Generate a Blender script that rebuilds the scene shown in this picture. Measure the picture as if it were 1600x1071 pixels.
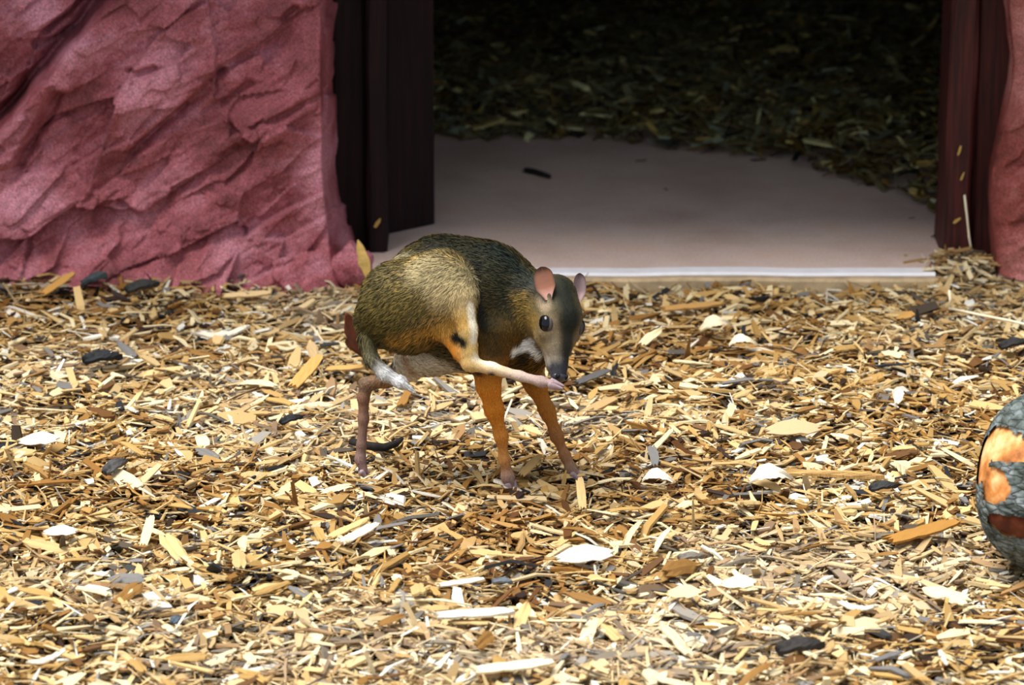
import bpy, math, random
import numpy as np
from mathutils import Vector, Matrix
from mathutils.bvhtree import BVHTree

for o in list(bpy.data.objects):
    bpy.data.objects.remove(o, do_unlink=True)
random.seed(7)
RNG = np.random.default_rng(11)
scene = bpy.context.scene
COL = scene.collection

# ------------------------------------------------------------------ camera
W, H, FPX = 1600.0, 1071.0, 6300.0
PITCH = math.radians(17.0)
CAM = np.array([0.0, -5.07, 1.75])
cd = bpy.data.cameras.new('camera')
cd.sensor_width = 36.0
cd.lens = FPX / W * 36.0
cd.clip_start, cd.clip_end = 0.1, 200
cam = bpy.data.objects.new('camera', cd)
COL.objects.link(cam)
cam.location = CAM
cam.rotation_euler = (math.radians(90) - PITCH, 0, 0)
cd.dof.use_dof = True
cd.dof.focus_distance = 5.36
cd.dof.aperture_fstop = 6.3
scene.camera = cam

# ------------------------------------------------------------------ light
world = bpy.data.worlds.new('world')
scene.world = world
world.use_nodes = True
bg = world.node_tree.nodes['Background']
bg.inputs['Color'].default_value = (0.80, 0.90, 1.0, 1)
bg.inputs['Strength'].default_value = 0.54
sd = bpy.data.lights.new('sun', 'SUN')
sd.energy = 4.3
sd.angle = math.radians(38)
sd.color = (1.0, 0.97, 0.92)
sun = bpy.data.objects.new('sun', sd)
COL.objects.link(sun)
# light comes from high up, a little from the left and the front
sdir = Vector((0.34, 0.17, -1.0)).normalized()
sun.rotation_euler = sdir.to_track_quat('-Z', 'Y').to_euler()
sun.location = (-2, -2, 5)
vs = scene.view_settings
vs.view_transform = 'Standard'
vs.look = 'None'
vs.exposure = 0.58
vs.gamma = 1.0
vs.use_curve_mapping = False

# ------------------------------------------------------------------ helpers
FWD = np.array([0, math.cos(PITCH), -math.sin(PITCH)])
UPV = np.array([0, math.sin(PITCH), math.cos(PITCH)])
def ray(px, py):
    d = FWD + (px - W / 2) / FPX * np.array([1.0, 0, 0]) + (H / 2 - py) / FPX * UPV
    return d / np.linalg.norm(d)
def P(px, py, y):                       # point on the depth plane y
    d = ray(px, py)
    return CAM + d * ((y - CAM[1]) / d[1])
def G(px, py, z=0.0):                   # point on the ground
    d = ray(px, py)
    return CAM + d * ((z - CAM[2]) / d[2])
MPP = 5.36 / FPX                        # metres per pixel at the animal

def srgb(r, g, b):
    c = np.array([r, g, b], float) / 255.0
    return np.where(c <= 0.04045, c / 12.92, ((c + 0.055) / 1.055) ** 2.4)

def hash2(ix, iy, s):
    h = (ix.astype(np.int64) * 374761393 + iy.astype(np.int64) * 668265263 + s * 982451653) & 0x7fffffff
    h = ((h ^ (h >> 13)) * 1274126177) & 0x7fffffff
    h = ((h ^ (h >> 16)) * 2246822519) & 0x7fffffff
    return ((h ^ (h >> 15)) & 0xffffff) / float(0xffffff)
def vnoise(x, y, s=0):
    ix, iy = np.floor(x), np.floor(y)
    fx, fy = x - ix, y - iy
    fx, fy = fx * fx * (3 - 2 * fx), fy * fy * (3 - 2 * fy)
    a, b = hash2(ix, iy, s), hash2(ix + 1, iy, s)
    c, d = hash2(ix, iy + 1, s), hash2(ix + 1, iy + 1, s)
    return (a * (1 - fx) + b * fx) * (1 - fy) + (c * (1 - fx) + d * fx) * fy
def fbm(x, y, s=0, o=4):
    t, a, n = 0, 0.5, 0
    for i in range(o):
        t = t + a * vnoise(x * 2 ** i, y * 2 ** i, s + i * 17); n += a; a *= 0.5
    return t / n
def facets(x, y, s, tilt):
    """chipped stone: each Voronoi cell is a tilted plane"""
    ix, iy = np.floor(x), np.floor(y)
    best = np.full(x.shape, 9.0); val = np.zeros(x.shape)
    for dx in (-1, 0, 1):
        for dy in (-1, 0, 1):
            cx, cy = ix + dx, iy + dy
            px = cx + hash2(cx, cy, s); py = cy + hash2(cx, cy, s + 5)
            d = (x - px) ** 2 + (y - py) ** 2
            v = hash2(cx, cy, s + 9) - .5 + tilt * ((x - px) * (hash2(cx, cy, s + 21) - .5) + (y - py) * (hash2(cx, cy, s + 33) - .5))
            m = d < best
            best = np.where(m, d, best); val = np.where(m, v, val)
    return val

def np_mesh(name, V, F, mat=None, smooth=False, color=None, uv=None):
    """V (n,3), F (m,k) one face size"""
    me = bpy.data.meshes.new(name)
    V = np.asarray(V, np.float32); F = np.asarray(F, np.int32)
    me.vertices.add(len(V)); me.vertices.foreach_set('co', V.ravel())
    k = F.shape[1]
    me.loops.add(F.size); me.loops.foreach_set('vertex_index', F.ravel())
    me.polygons.add(len(F))
    me.polygons.foreach_set('loop_start', np.arange(0, F.size, k, dtype=np.int32))
    me.polygons.foreach_set('loop_total', np.full(len(F), k, np.int32))
    me.polygons.foreach_set('use_smooth', np.full(len(F), smooth, bool))
    if color is not None:
        a = me.color_attributes.new('Col', 'FLOAT_COLOR', 'POINT')
        c = np.ones((len(V), 4), np.float32); c[:, :3] = color
        a.data.foreach_set('color', c.ravel())
    if uv is not None:
        u = me.uv_layers.new(name='UVMap')
        u.data.foreach_set('uv', np.asarray(uv, np.float32)[F.ravel()].ravel())
    if mat: me.materials.append(mat)
    me.update(); me.validate()
    return me
def link(name, me, parent=None, loc=None):
    o = bpy.data.objects.new(name, me)
    COL.objects.link(o)
    if loc is not None: o.location = loc
    if parent is not None:
        o.parent = parent
        o.matrix_parent_inverse = Matrix.Translation(-Vector(parent.location))
    return o
def tag(o, label=None, cat=None, group=None, kind=None):
    if label: o['label'] = label
    if cat: o['category'] = cat
    if group: o['group'] = group
    if kind: o['kind'] = kind
    return o
def empty(name, loc):
    o = bpy.data.objects.new(name, None)
    COL.objects.link(o); o.location = loc; o.empty_display_size = 0.05
    return o
def grid_faces(nu, nv, flip=False):
    i = np.arange(nu * nv).reshape(nu, nv)
    q = np.stack([i[:-1, :-1], i[1:, :-1], i[1:, 1:], i[:-1, 1:]], -1).reshape(-1, 4)
    return q[:, ::-1] if flip else q

class NT:
    def __init__(s, name):
        s.m = bpy.data.materials.new(name); s.m.use_nodes = True
        s.t = s.m.node_tree; s.n = s.t.nodes
        s.b = s.n['Principled BSDF']
    def node(s, typ, **kw):
        n = s.n.new(typ)
        for k, v in kw.items():
            if k in n.inputs: n.inputs[k].default_value = v
            else: setattr(n, k, v)
        return n
    def l(s, a, b): s.t.links.new(a, b)
    def ramp(s, src, stops):
        r = s.n.new('ShaderNodeValToRGB')
        e = r.color_ramp.elements
        while len(e) < len(stops): e.new(0.5)
        for x, (p, c) in zip(e, stops):
            x.position = p; x.color = (*c, 1)
        s.l(src, r.inputs['Fac']); return r.outputs['Color']
    def coord(s, kind='Object', scale=(1, 1, 1)):
        tc = s.n.new('ShaderNodeTexCoord'); mp = s.n.new('ShaderNodeMapping')
        mp.inputs['Scale'].default_value = scale
        s.l(tc.outputs[kind], mp.inputs['Vector']); return mp.outputs['Vector']
    def noise(s, vec, scale, detail=4, rough=0.6):
        n = s.node('ShaderNodeTexNoise', Scale=scale, Detail=detail, Roughness=rough)
        s.l(vec, n.inputs['Vector']); return n.outputs['Fac']
    def mix(s, a, b, fac=1.0, typ='MULTIPLY'):
        m = s.n.new('ShaderNodeMix'); m.data_type = 'RGBA'; m.blend_type = typ
        if isinstance(fac, float): m.inputs[0].default_value = fac
        else: s.l(fac, m.inputs[0])
        for sock, v in ((m.inputs[6], a), (m.inputs[7], b)):
            if isinstance(v, tuple): sock.default_value = (*v, 1)
            else: s.l(v, sock)
        return m.outputs[2]
    def bump(s, h, strength=0.3, dist=0.002):
        b = s.node('ShaderNodeBump', Strength=strength, Distance=dist)
        s.l(h, b.inputs['Height']); s.l(b.outputs['Normal'], s.b.inputs['Normal'])
    def base(s, c, rough=0.7, spec=0.3):
        if isinstance(c, tuple): s.b.inputs['Base Color'].default_value = (*c, 1)
        else: s.l(c, s.b.inputs['Base Color'])
        s.b.inputs['Roughness'].default_value = rough
        s.b.inputs['Specular IOR Level'].default_value = spec
        return s.m

def T(r, g, b): return tuple(srgb(r, g, b))

# ------------------------------------------------------------------ materials
def mat_chip(name, use_object):
    n = NT(name)
    if use_object:
        oi = n.n.new('ShaderNodeObjectInfo'); c = oi.outputs['Color']
    else:
        at = n.node('ShaderNodeAttribute', attribute_name='Col'); c = at.outputs['Color']
    tc = n.n.new('ShaderNodeTexCoord'); mp = n.n.new('ShaderNodeMapping')
    mp.inputs['Scale'].default_value = (6, 60, 1)
    n.l(tc.outputs['UV'], mp.inputs['Vector'])
    g = n.noise(mp.outputs['Vector'], 9, 3)
    gr = n.ramp(g, [(0.30, (0.50, 0.45, 0.38)), (0.48, (0.92, 0.90, 0.86)), (0.70, (1.12, 1.12, 1.12))])
    n.bump(g, 0.35, 0.001)
    return n.base(n.mix(c, gr), 0.62, 0.25)
M_CHIP = mat_chip('wood_chip_mulch', False)
M_CHIPO = mat_chip('wood_chip_single', True)

def mat_rock(name='red_sandstone', tint=(1, 1, 1)):
    n = NT(name)
    v = n.coord()
    big = n.noise(v, 6, 5, 0.62)
    c = n.ramp(big, [(0.32, T(104, 48, 48)), (0.48, T(160, 86, 92)), (0.66, T(208, 142, 156))])
    fine = n.noise(v, 420, 2, 0.7)
    sp = n.ramp(fine, [(0.36, (0.50, 0.44, 0.46)), (0.53, (1, 1, 1)), (0.68, (1.55, 1.30, 1.35))])
    c = n.mix(n.mix(c, sp), tint)
    h = n.noise(v, 160, 5, 0.7)
    n.bump(h, 0.5, 0.004)
    return n.base(c, 0.62, 0.35)
M_ROCK = mat_rock()
M_ROCK2 = mat_rock('brick_red_rock', (.92, .86, .62))

def mat_wood_dark():
    n = NT('dark_red_stained_wood')
    v = n.coord(scale=(30, 30, 1.6))
    g = n.noise(v, 4, 5)
    c = n.ramp(g, [(0.3, T(30, 11, 10)), (0.55, T(70, 26, 22)), (0.8, T(98, 40, 32))])
    n.bump(g, 0.5, 0.002)
    return n.base(c, 0.6, 0.3)
M_WOOD = mat_wood_dark()
def mat_black_wood():
    n = NT('shaded_stained_wood')
    v = n.coord(scale=(30, 30, 1.6))
    g = n.noise(v, 4, 5)
    c = n.ramp(g, [(0.3, T(14, 8, 9)), (0.6, T(34, 16, 17)), (0.85, T(52, 22, 22))])  # dark stain, with the shade beside the rock added to the colour
    n.bump(g, 0.4, 0.002)
    return n.base(c, 0.7, 0.2)
M_BLACK = mat_black_wood()

def mat_concrete():
    n = NT('concrete_slab')
    v = n.coord()
    g = n.noise(v, 5, 5)
    c = n.ramp(g, [(0.3, T(204, 174, 160)), (0.55, T(222, 196, 184)), (0.75, T(226, 188, 168))])
    f = n.noise(v, 260, 3)
    c = n.mix(c, n.ramp(f, [(0.3, (0.8, 0.8, 0.8)), (0.6, (1, 1, 1))]))
    n.bump(f, 0.25, 0.001)
    return n.base(c, 0.85, 0.15)
M_CONC = mat_concrete()
def mat_plain(name, col, rough=0.7, spec=0.3, var=0.25, scale=60, bump=0.2):
    n = NT(name)
    g = n.noise(n.coord(), scale, 4)
    lo = tuple(x * (1 - var) for x in col); hi = tuple(min(1, x * (1 + var)) for x in col)
    n.bump(g, bump, 0.001)
    return n.base(n.ramp(g, [(0.3, lo), (0.7, hi)]), rough, spec)
M_WHITE = mat_plain('white_sunlit_edge', T(236, 232, 236), 0.5, 0.3, 0.06, 40)  # sun on the concrete step edge, put into the colour as white
M_BOARD = mat_plain('weathered_beige_board', T(190, 165, 130), 0.8, 0.2, 0.3, 30)
M_DIRT = mat_plain('dark_soil', T(40, 30, 20), 0.95, 0.1, 0.5, 120, 0.6)
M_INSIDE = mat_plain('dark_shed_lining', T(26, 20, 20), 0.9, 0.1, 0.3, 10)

# ------------------------------------------------------------------ the ground
def ground_h(x, y):
    h = 0.030 * (fbm(x * 3.1 + 9, y * 3.1 + 4, 3, 3) - .5)
    h += 0.030 * (fbm(x * 9 + 2, y * 9 + 7, 8, 2) - .5)
    h += 0.012 * np.exp(-((y - .95) / 0.10) ** 2) * np.exp(-((x + 0.75) / 0.55) ** 4)
    h += 0.045 * np.exp(-((x - 0.715) / 0.07) ** 2 - ((y - 1.02) / 0.09) ** 2)
    return h - 0.006
xs = np.linspace(-1.7, 1.7, 90); ys = np.linspace(-1.5, 1.4, 80)
X, Y = np.meshgrid(xs, ys, indexing='ij')
me = np_mesh('floor', np.stack([X, Y, ground_h(X, Y) - 0.012], -1).reshape(-1, 3), grid_faces(90, 80), M_DIRT, True)
tag(link('floor', me), 'dark soil under the wood chip mulch', kind='structure')

def box_verts(a, b):
    (x0, y0, z0), (x1, y1, z1) = a, b
    return [(x, y, z) for x in (x0, x1) for y in (y0, y1) for z in (z0, z1)]
BOXF = [(0, 1, 3, 2), (4, 6, 7, 5), (0, 4, 5, 1), (2, 3, 7, 6), (0, 2, 6, 4), (1, 5, 7, 3)]
def board(name, a, b, mat, parent=None, bev=0.004, wob=0.0, seed=0):
    """a board with softly rounded, slightly uneven edges, long axis z"""
    (x0, y0, z0), (x1, y1, z1) = a, b
    nz = max(2, int((z1 - z0) / 0.03)) if wob else 2
    zz = np.linspace(z0, z1, nz)
    ring = np.array([(x0 + bev, y0), (x1 - bev, y0), (x1, y0 + bev), (x1, y1 - bev),
                     (x1 - bev, y1), (x0 + bev, y1), (x0, y1 - bev), (x0, y0 + bev)])
    V = []
    for i, z in enumerate(zz):
        r = ring.copy()
        if wob:
            r[:, 0] += wob * (vnoise(np.full(8, z * 9.0), np.arange(8) * 0.37 + seed) - .5)
            r[:, 1] += wob * (vnoise(np.full(8, z * 9.0 + 50), np.arange(8) * 0.37 + seed) - .5)
        V += [(p[0], p[1], z) for p in r]
    fs = []
    for i in range(nz - 1):
        for k in range(8):
            fs.append((i * 8 + k, i * 8 + (k + 1) % 8, (i + 1) * 8 + (k + 1) % 8, (i + 1) * 8 + k))
    m = bpy.data.meshes.new(name)
    m.from_pydata(V, [], fs + [tuple(range(7, -1, -1)), tuple(range((nz - 1) * 8, nz * 8))])
    m.materials.append(mat); m.update()
    return link(name, m, parent)
def plain_box(name, a, b, mat, parent=None):
    m = bpy.data.meshes.new(name); m.from_pydata(box_verts(a, b), [], BOXF)
    m.materials.append(mat); m.update()
    return link(name, m, parent)

# ------------------------------------------------------------------ shed behind the doorway
SLAB_Z = 0.016
Y0 = float(G(1100, 428, SLAB_Z)[1])           # front of the doorway step
YJL = float(G(590, 394, SLAB_Z)[1]); YJR = float(G(1495, 403, SLAB_Z)[1])
XL = P(606, 390, YJL)[0]; XR = P(1474, 400, YJR)[0]
m = bpy.data.meshes.new('floor_doorway')
zt = SLAB_Z - 0.0012
m.from_pydata(box_verts((XL - .03, Y0 + 0.03, -0.05), (XR + .03, 1.42, zt)) + box_verts((XL - 0.9, 1.42, -0.05), (XR + 0.9, 4.2, zt)), [],
              [tuple(i + 8 * k for i in f) for k in range(2) for f in BOXF])
m.materials.append(M_CONC); m.update()
tag(link('floor_doorway', m), 'dusty pinkish concrete floor inside the doorway', kind='structure')
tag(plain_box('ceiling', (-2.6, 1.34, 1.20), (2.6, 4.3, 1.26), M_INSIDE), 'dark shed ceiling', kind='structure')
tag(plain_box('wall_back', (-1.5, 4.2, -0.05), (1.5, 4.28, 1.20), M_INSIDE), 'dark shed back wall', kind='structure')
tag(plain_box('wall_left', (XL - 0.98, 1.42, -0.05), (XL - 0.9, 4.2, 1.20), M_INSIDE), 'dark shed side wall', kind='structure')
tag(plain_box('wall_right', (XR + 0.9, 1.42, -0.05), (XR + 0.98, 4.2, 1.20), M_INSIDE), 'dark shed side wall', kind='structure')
# the front wall with its opening
DOORZ = 0.66
m = bpy.data.meshes.new('wall_front')
vv = box_verts((-2.6, 1.34, -0.05), (XL - 0.06, 1.42, 1.9)) + box_verts((XR + 0.06, 1.34, -0.05), (2.6, 1.42, 1.9)) + box_verts((XL - 0.06, 1.34, DOORZ), (XR + 0.06, 1.42, 1.9))
m.from_pydata(vv, [], [tuple(i + 8 * k for i in f) for k in range(3) for f in BOXF]); m.materials.append(M_WOOD); m.update()
tag(link('wall_front', m), 'dark red timber wall around the doorway', kind='structure')

tag(plain_box('added_eave', (-2.6, 0.60, 1.28), (2.6, 1.9, 1.33), M_WOOD), 'added unseen timber eave shading the doorway', kind='structure')  # unseen eave, added to shade the rock and the mulch by the wall
bpy.data.objects['added_eave'].name = 'shade_eave_1'
door = tag(empty('door_1', (0.25, Y0 + 0.1, 0)), 'doorway framed by dark red timber boards with a pale sill', kind='structure')
xa = P(518, 300, YJL)[0]; xb = P(574, 300, YJL)[0]
board('jamb_board', (xa, YJL + .03, -0.02), (xb - 0.002, YJL + .12, DOORZ + .06), M_BLACK, door, 0.006, 0.004, 1)
board('jamb_board', (xb, YJL, -0.02), (XL, YJL + .12, DOORZ + .06), M_BLACK, door, 0.006, 0.005, 4)
# lining panel of the opening, turned a little inwards
pa = G(604, 366, SLAB_Z); pb = G(679, 350, SLAB_Z)
def slanted(name, a, b, th, z0, z1, mat, parent):
    d = np.array([b[0] - a[0], b[1] - a[1]]); d /= np.linalg.norm(d); nrm = np.array([-d[1], d[0]]) * th
    q = [(a[0], a[1]), (b[0], b[1]), (b[0] + nrm[0], b[1] + nrm[1]), (a[0] + nrm[0], a[1] + nrm[1])]
    V = [(x, y, z) for z in (z0, z1) for x, y in q]
    m = bpy.data.meshes.new(name)
    m.from_pydata(V, [], [(3, 2, 1, 0), (4, 5, 6, 7), (0, 1, 5, 4), (1, 2, 6, 5), (2, 3, 7, 6), (3, 0, 4, 7)])
    m.materials.append(mat); m.update(); return link(name, m, parent)
slanted('lining_panel', pa, pb, 0.03, SLAB_Z, DOORZ + .06, M_BLACK, door)
xr1 = P(1521, 300, YJR)[0]; xr2 = P(1572, 300, YJR)[0]
board('jamb_post', (XR, YJR, -0.02), (xr1 - 0.001, YJR + .14, DOORZ + .06), M_WOOD, door, 0.006, 0.006, 7)
board('jamb_board', (xr1 + 0.001, YJR + .03, -0.02), (xr2 + 0.04, YJR + .15, DOORZ + .06), M_WOOD, door, 0.006, 0.006, 9)
plain_box('lintel_board', (xa, YJR + .04, DOORZ), (xr2, 1.33, DOORZ + 0.14), M_WOOD, door)
sx0, sx1 = XL + 0.0, P(1462, 420, Y0)[0]
def lying(name, x0, x1, y0, y1, z0, z1, mat, parent, bev):
    ring = [(y0 + bev, z0), (y0, z0 + bev), (y0, z1 - bev), (y0 + bev, z1), (y1 - bev, z1), (y1, z1 - bev), (y1, z0 + bev), (y1 - bev, z0)]
    n = 40; V = []
    for i in range(n):
        x = x0 + (x1 - x0) * i / (n - 1)
        w = 0.003 * (float(vnoise(np.array(x * 11.0), np.array(z0 * 99), 5)) - .5)
        V += [(x, a + w, b + w * .6) for a, b in ring]
    fs = [(i * 8 + (k + 1) % 8, i * 8 + k, (i + 1) * 8 + k, (i + 1) * 8 + (k + 1) % 8) for i in range(n - 1) for k in range(8)]
    m = bpy.data.meshes.new(name); m.from_pydata(V, [], fs + [tuple(range(8)), tuple(range(n * 8 - 1, n * 8 - 9, -1))])
    m.materials.append(mat); m.update(); return link(name, m, parent)
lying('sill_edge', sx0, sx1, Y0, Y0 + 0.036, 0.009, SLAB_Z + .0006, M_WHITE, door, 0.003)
lying('step_board', sx0, sx1 + 0.02, Y0 - 0.012, Y0 + 0.03, -0.04, 0.010, M_BOARD, door, 0.003)

# ------------------------------------------------------------------ rocks
def rock_relief(u, z, seed, k=1.0):
    """chiselled strata running from lower left to upper right"""
    wx = 0.05 * (fbm(u * 4, z * 4, seed + 1) - .5); wz = 0.05 * (fbm(u * 4 + 30, z * 4, seed + 2) - .5)
    a = (u + wx) * 0.80 + (z + wz) * 0.60
    b = -(u + wx) * 0.60 + (z + wz) * 0.80
    d = 0.034 * facets(a / 0.20, b / 0.085, seed + 3, 1.8)
    d += 0.015 * facets(a / 0.090, b / 0.034, seed + 4, 1.8)
    d += 0.0035 * facets(a / 0.034, b / 0.012, seed + 6, 1.5)
    d += 0.050 * (fbm(a * 3, b * 6, seed + 5, 3) - .5)
    d += 0.004 * (fbm(u * 50, z * 50, seed + 8, 3) - .5)
    return d * k

def build_left_rock():
    xc = P(503, 250, 1.0)[0]
    nf, ns, nz = 330, 40, 300
    zz = np.linspace(-0.06, 1.15, nz) ** 1.0
    zz = np.concatenate([np.linspace(-0.06, 0.48, 210), np.linspace(0.485, 1.2, 90)])
    uf = np.concatenate([np.linspace(-1.6, -0.86, 60), np.linspace(-0.857, xc, nf - 60)])
    us = np.linspace(0, 1, ns)
    V = np.zeros((nf + ns, nz, 3))
    U, Z = np.meshgrid(uf, zz, indexing='ij')
    dep = rock_relief(U, Z, 40)
    # the deep crack at the upper left, with the block behind it set back
    c0, c1 = P(170, 0, 1.0), P(0, 195, 1.0)
    tx, tz = c1[0] - c0[0], c1[2] - c0[2]; L = math.hypot(tx, tz)
    dist = ((U - c0[0]) * tz - (Z - c0[2]) * tx) / L          # >0 on one side
    dist += 0.018 * (fbm(U * 14, Z * 14, 61) - .5)
    side = np.sign(((-0.7) - c0[0]) * tz - (0.2 - c0[2]) * tx)
    s_in = np.clip((-dist * side * -1 + 0.002) / 0.012, 0, 1)
    dist = dist * side                                         # >0 towards upper left block?
    # sign test with a point in the upper-left corner
    pc = P(0, 0, 1.0); sg = np.sign(((pc[0] - c0[0]) * tz - (pc[2] - c0[2]) * tx))
    q = dist * side * sg
    back = np.clip((q + 0.006) / 0.012, 0, 1)
    dep = dep - 0.050 * back * np.exp(-np.clip(q, 0, 1) / 0.10) - 0.02 * back - 0.06 * np.exp(-((q - .008) / .010) ** 2)
    # a second, narrower crack
    for (ax_, ay_), (bx_, by_), dpt, wid_ in [((128, 12), (62, 64), .03, .006), ((345, 118), (205, 240), .016, .006), ((330, 140), (225, 228), .012, .008),
                                              ((500, 150), (395, 200), .012, .005), ((90, 150), (25, 270), .022, .008), ((240, 110), (205, 118), .014, .006), ((460, 18), (440, 35), .016, .005),
                                              ((370, 232), (350, 245), .014, .005), ((185, 318), (215, 335), .012, .005), ((390, 135), (345, 165), .010, .005)]:
        e0, e1 = P(ax_, ay_, .97), P(bx_, by_, .97)
        ex, ez = e1[0] - e0[0], e1[2] - e0[2]; el = ex * ex + ez * ez
        tt_ = np.clip(((U - e0[0]) * ex + (Z - e0[2]) * ez) / el, 0, 1)
        dd_ = np.hypot(U - e0[0] - tt_ * ex, Z - e0[2] - tt_ * ez) + .006 * (fbm(U * 40, Z * 40, 19) - .5)
        up_ = np.clip((Z - e0[2] - tt_ * ez) / wid_, -1, 1)
        dep = dep - dpt * np.exp(-(np.clip(dd_, 0, 1) / wid_) ** 2) + dpt * .6 * np.exp(-(dd_ / (wid_ * 4)) ** 2) * np.clip(up_, 0, 1)
    lean = 0.06 * np.clip(Z, 0, 2)                              # the face leans back
    edge = np.clip((xc - U) / 0.05, 0, 1)
    flare = 0.03 * np.exp(-np.clip(Z, 0, 1) / 0.05)
    Yf = 0.965 + lean - flare - dep * (0.35 + 0.65 * edge)
    xcz = xc + 0.028 * np.exp(-np.clip(zz, 0, 2) / 0.06) + 0.004 * (fbm(zz * 12, zz * 0 + 3, 77) - .5)
    V[:nf, :, 0] = U + (xcz - xc)[None, :] * np.clip((U + 0.6) / (xc + 0.6), 0, 1) ** 3
    V[:nf, :, 1] = Yf; V[:nf, :, 2] = Z
    x1 = xcz; y1 = Yf[-1]
    for i, t in enumerate(us):
        tt = (i + 1) / ns
        rough = 0.008 * (fbm(zz * 22, zz * 0 + tt * 5, 91) - .5) + 0.010 * facets(zz / 0.05, zz * 0 + tt * 2.5, 93, 1.0)
        V[nf + i, :, 0] = x1 + 0.030 * tt ** 0.8 + rough * min(1, tt * 4) + 0.02 * np.exp(-np.clip(zz, 0, 1) / 0.08) * tt
        V[nf + i, :, 1] = y1 + (1.335 - y1) * tt
        V[nf + i, :, 2] = zz
    n = nf + ns
    F = grid_faces(n, nz)
    # close the top and the back
    Vt = V.reshape(-1, 3)
    top = V[:, -1, :].copy(); top[:, 1] = 1.335; top[:, 2] = 1.22
    k0 = len(Vt); Vt = np.vstack([Vt, top])
    ti = np.arange(n) * nz + nz - 1
    tf = np.stack([ti[:-1], ti[1:], k0 + np.arange(1, n), k0 + np.arange(n - 1)], -1)
    return Vt, np.vstack([F, tf])
V, F = build_left_rock()
tag(link('boulder', np_mesh('boulder', V, F, M_ROCK, True)),
    'huge pinkish red chiselled rock face left of the dark doorway', 'rock')

def build_right_rock():
    x0 = P(1543, 330, 1.12)[0]
    nf, nz = 140, 220
    zz = np.concatenate([np.linspace(-0.05, 0.50, 160), np.linspace(0.51, 1.2, 60)])
    # left outline of the rock as the photo shows it: bulging at mid height
    pys = np.array([470, 400, 350, 300, 250, 210, 170, 120, 80, 40, 0, -200, -700]); 
    pxs = np.array([1545, 1548, 1543, 1541, 1545, 1553, 1562, 1572, 1575, 1570, 1566, 1568, 1570])
    pts = np.array([P(a, b, 1.10) for a, b in zip(pxs, pys)])
    xl = np.interp(zz, pts[:, 2], pts[:, 0])
    V = np.zeros((nf, nz, 3))
    for i in range(nf):
        t = i / (nf - 1)
        if t < 0.22:                                            # the side turning back to the wall
            a = t / 0.22
            V[i, :, 0] = xl + 0.012 * (1 - a) ** 2 + 0.004 * (fbm(zz * 20, zz * 0 + a * 3, 12) - .5)
            V[i, :, 1] = 1.33 - 0.30 * a ** 0.9
        else:
            a = (t - 0.22) / 0.78
            u = a ** 1.4 * 0.6
            bul = 0.03 * np.exp(-((a - 0.05) / 0.04) ** 2)
            V[i, :, 0] = xl + u + 0.006 * math.sin(min(1, a * 10) * 1.57)
            V[i, :, 1] = 1.03 - 0.05 * math.sin(min(1, a * 8) * 1.57) + 0.05 * np.clip(zz, 0, 2) - rock_relief(xl * 0 + u + 3, zz, 140, 0.7) * min(1, a * 14) - 0.02 * np.exp(-np.clip(zz, 0, 1) / .06)
        V[i, :, 2] = zz
    F = grid_faces(nf, nz)
    Vt = V.reshape(-1, 3)
    top = V[:, -1, :].copy(); top[:, 1] = 1.335; top[:, 2] = 1.22
    k0 = len(Vt); Vt = np.vstack([Vt, top]); ti = np.arange(nf) * nz + nz - 1
    tf = np.stack([ti[:-1], ti[1:], k0 + np.arange(1, nf), k0 + np.arange(nf - 1)], -1)
    return Vt, np.vstack([F, tf])
V, F = build_right_rock()
tag(link('boulder', np_mesh('boulder', V, F, M_ROCK2, True)),
    'smooth edged red rock beside the right post of the doorway', 'rock')

def lump(name, c, r, seed, mat, rough=0.25):
    n, k = 36, 24
    V = []
    for i in range(n):
        for j in range(k):
            th = 2 * math.pi * i / n; ph = math.pi * (j / (k - 1) - .5)
            d = np.array([math.cos(th) * math.cos(ph), math.sin(th) * math.cos(ph), math.sin(ph)])
            V.append(d)
    V = np.array(V)
    f = 1 + rough * (fbm(V[:, 0] * 2 + V[:, 2] * 1.3 + 7, V[:, 1] * 2 - V[:, 2] + 9, seed) - .5) * 2 + rough * .5 * facets(V[:, 0] * 2 + V[:, 2], V[:, 1] * 2 + V[:, 2] * 1.7, seed, 1)
    V = V * f[:, None] * np.array(r) + np.array(c)
    fs = [(i * k + j, ((i + 1) % n) * k + j, ((i + 1) % n) * k + j + 1, i * k + j + 1) for i in range(n) for j in range(k - 1)]
    return link(name, np_mesh(name, V, fs, mat, True))
c = P(553, 412, .97)
tag(lump('stone', (c[0], .965, c[2] - 0.006), (0.034, 0.036, 0.034), 5, M_ROCK, .4), 'rough pink stone lump at the foot of the big rock, behind the animal', 'stone')

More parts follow.
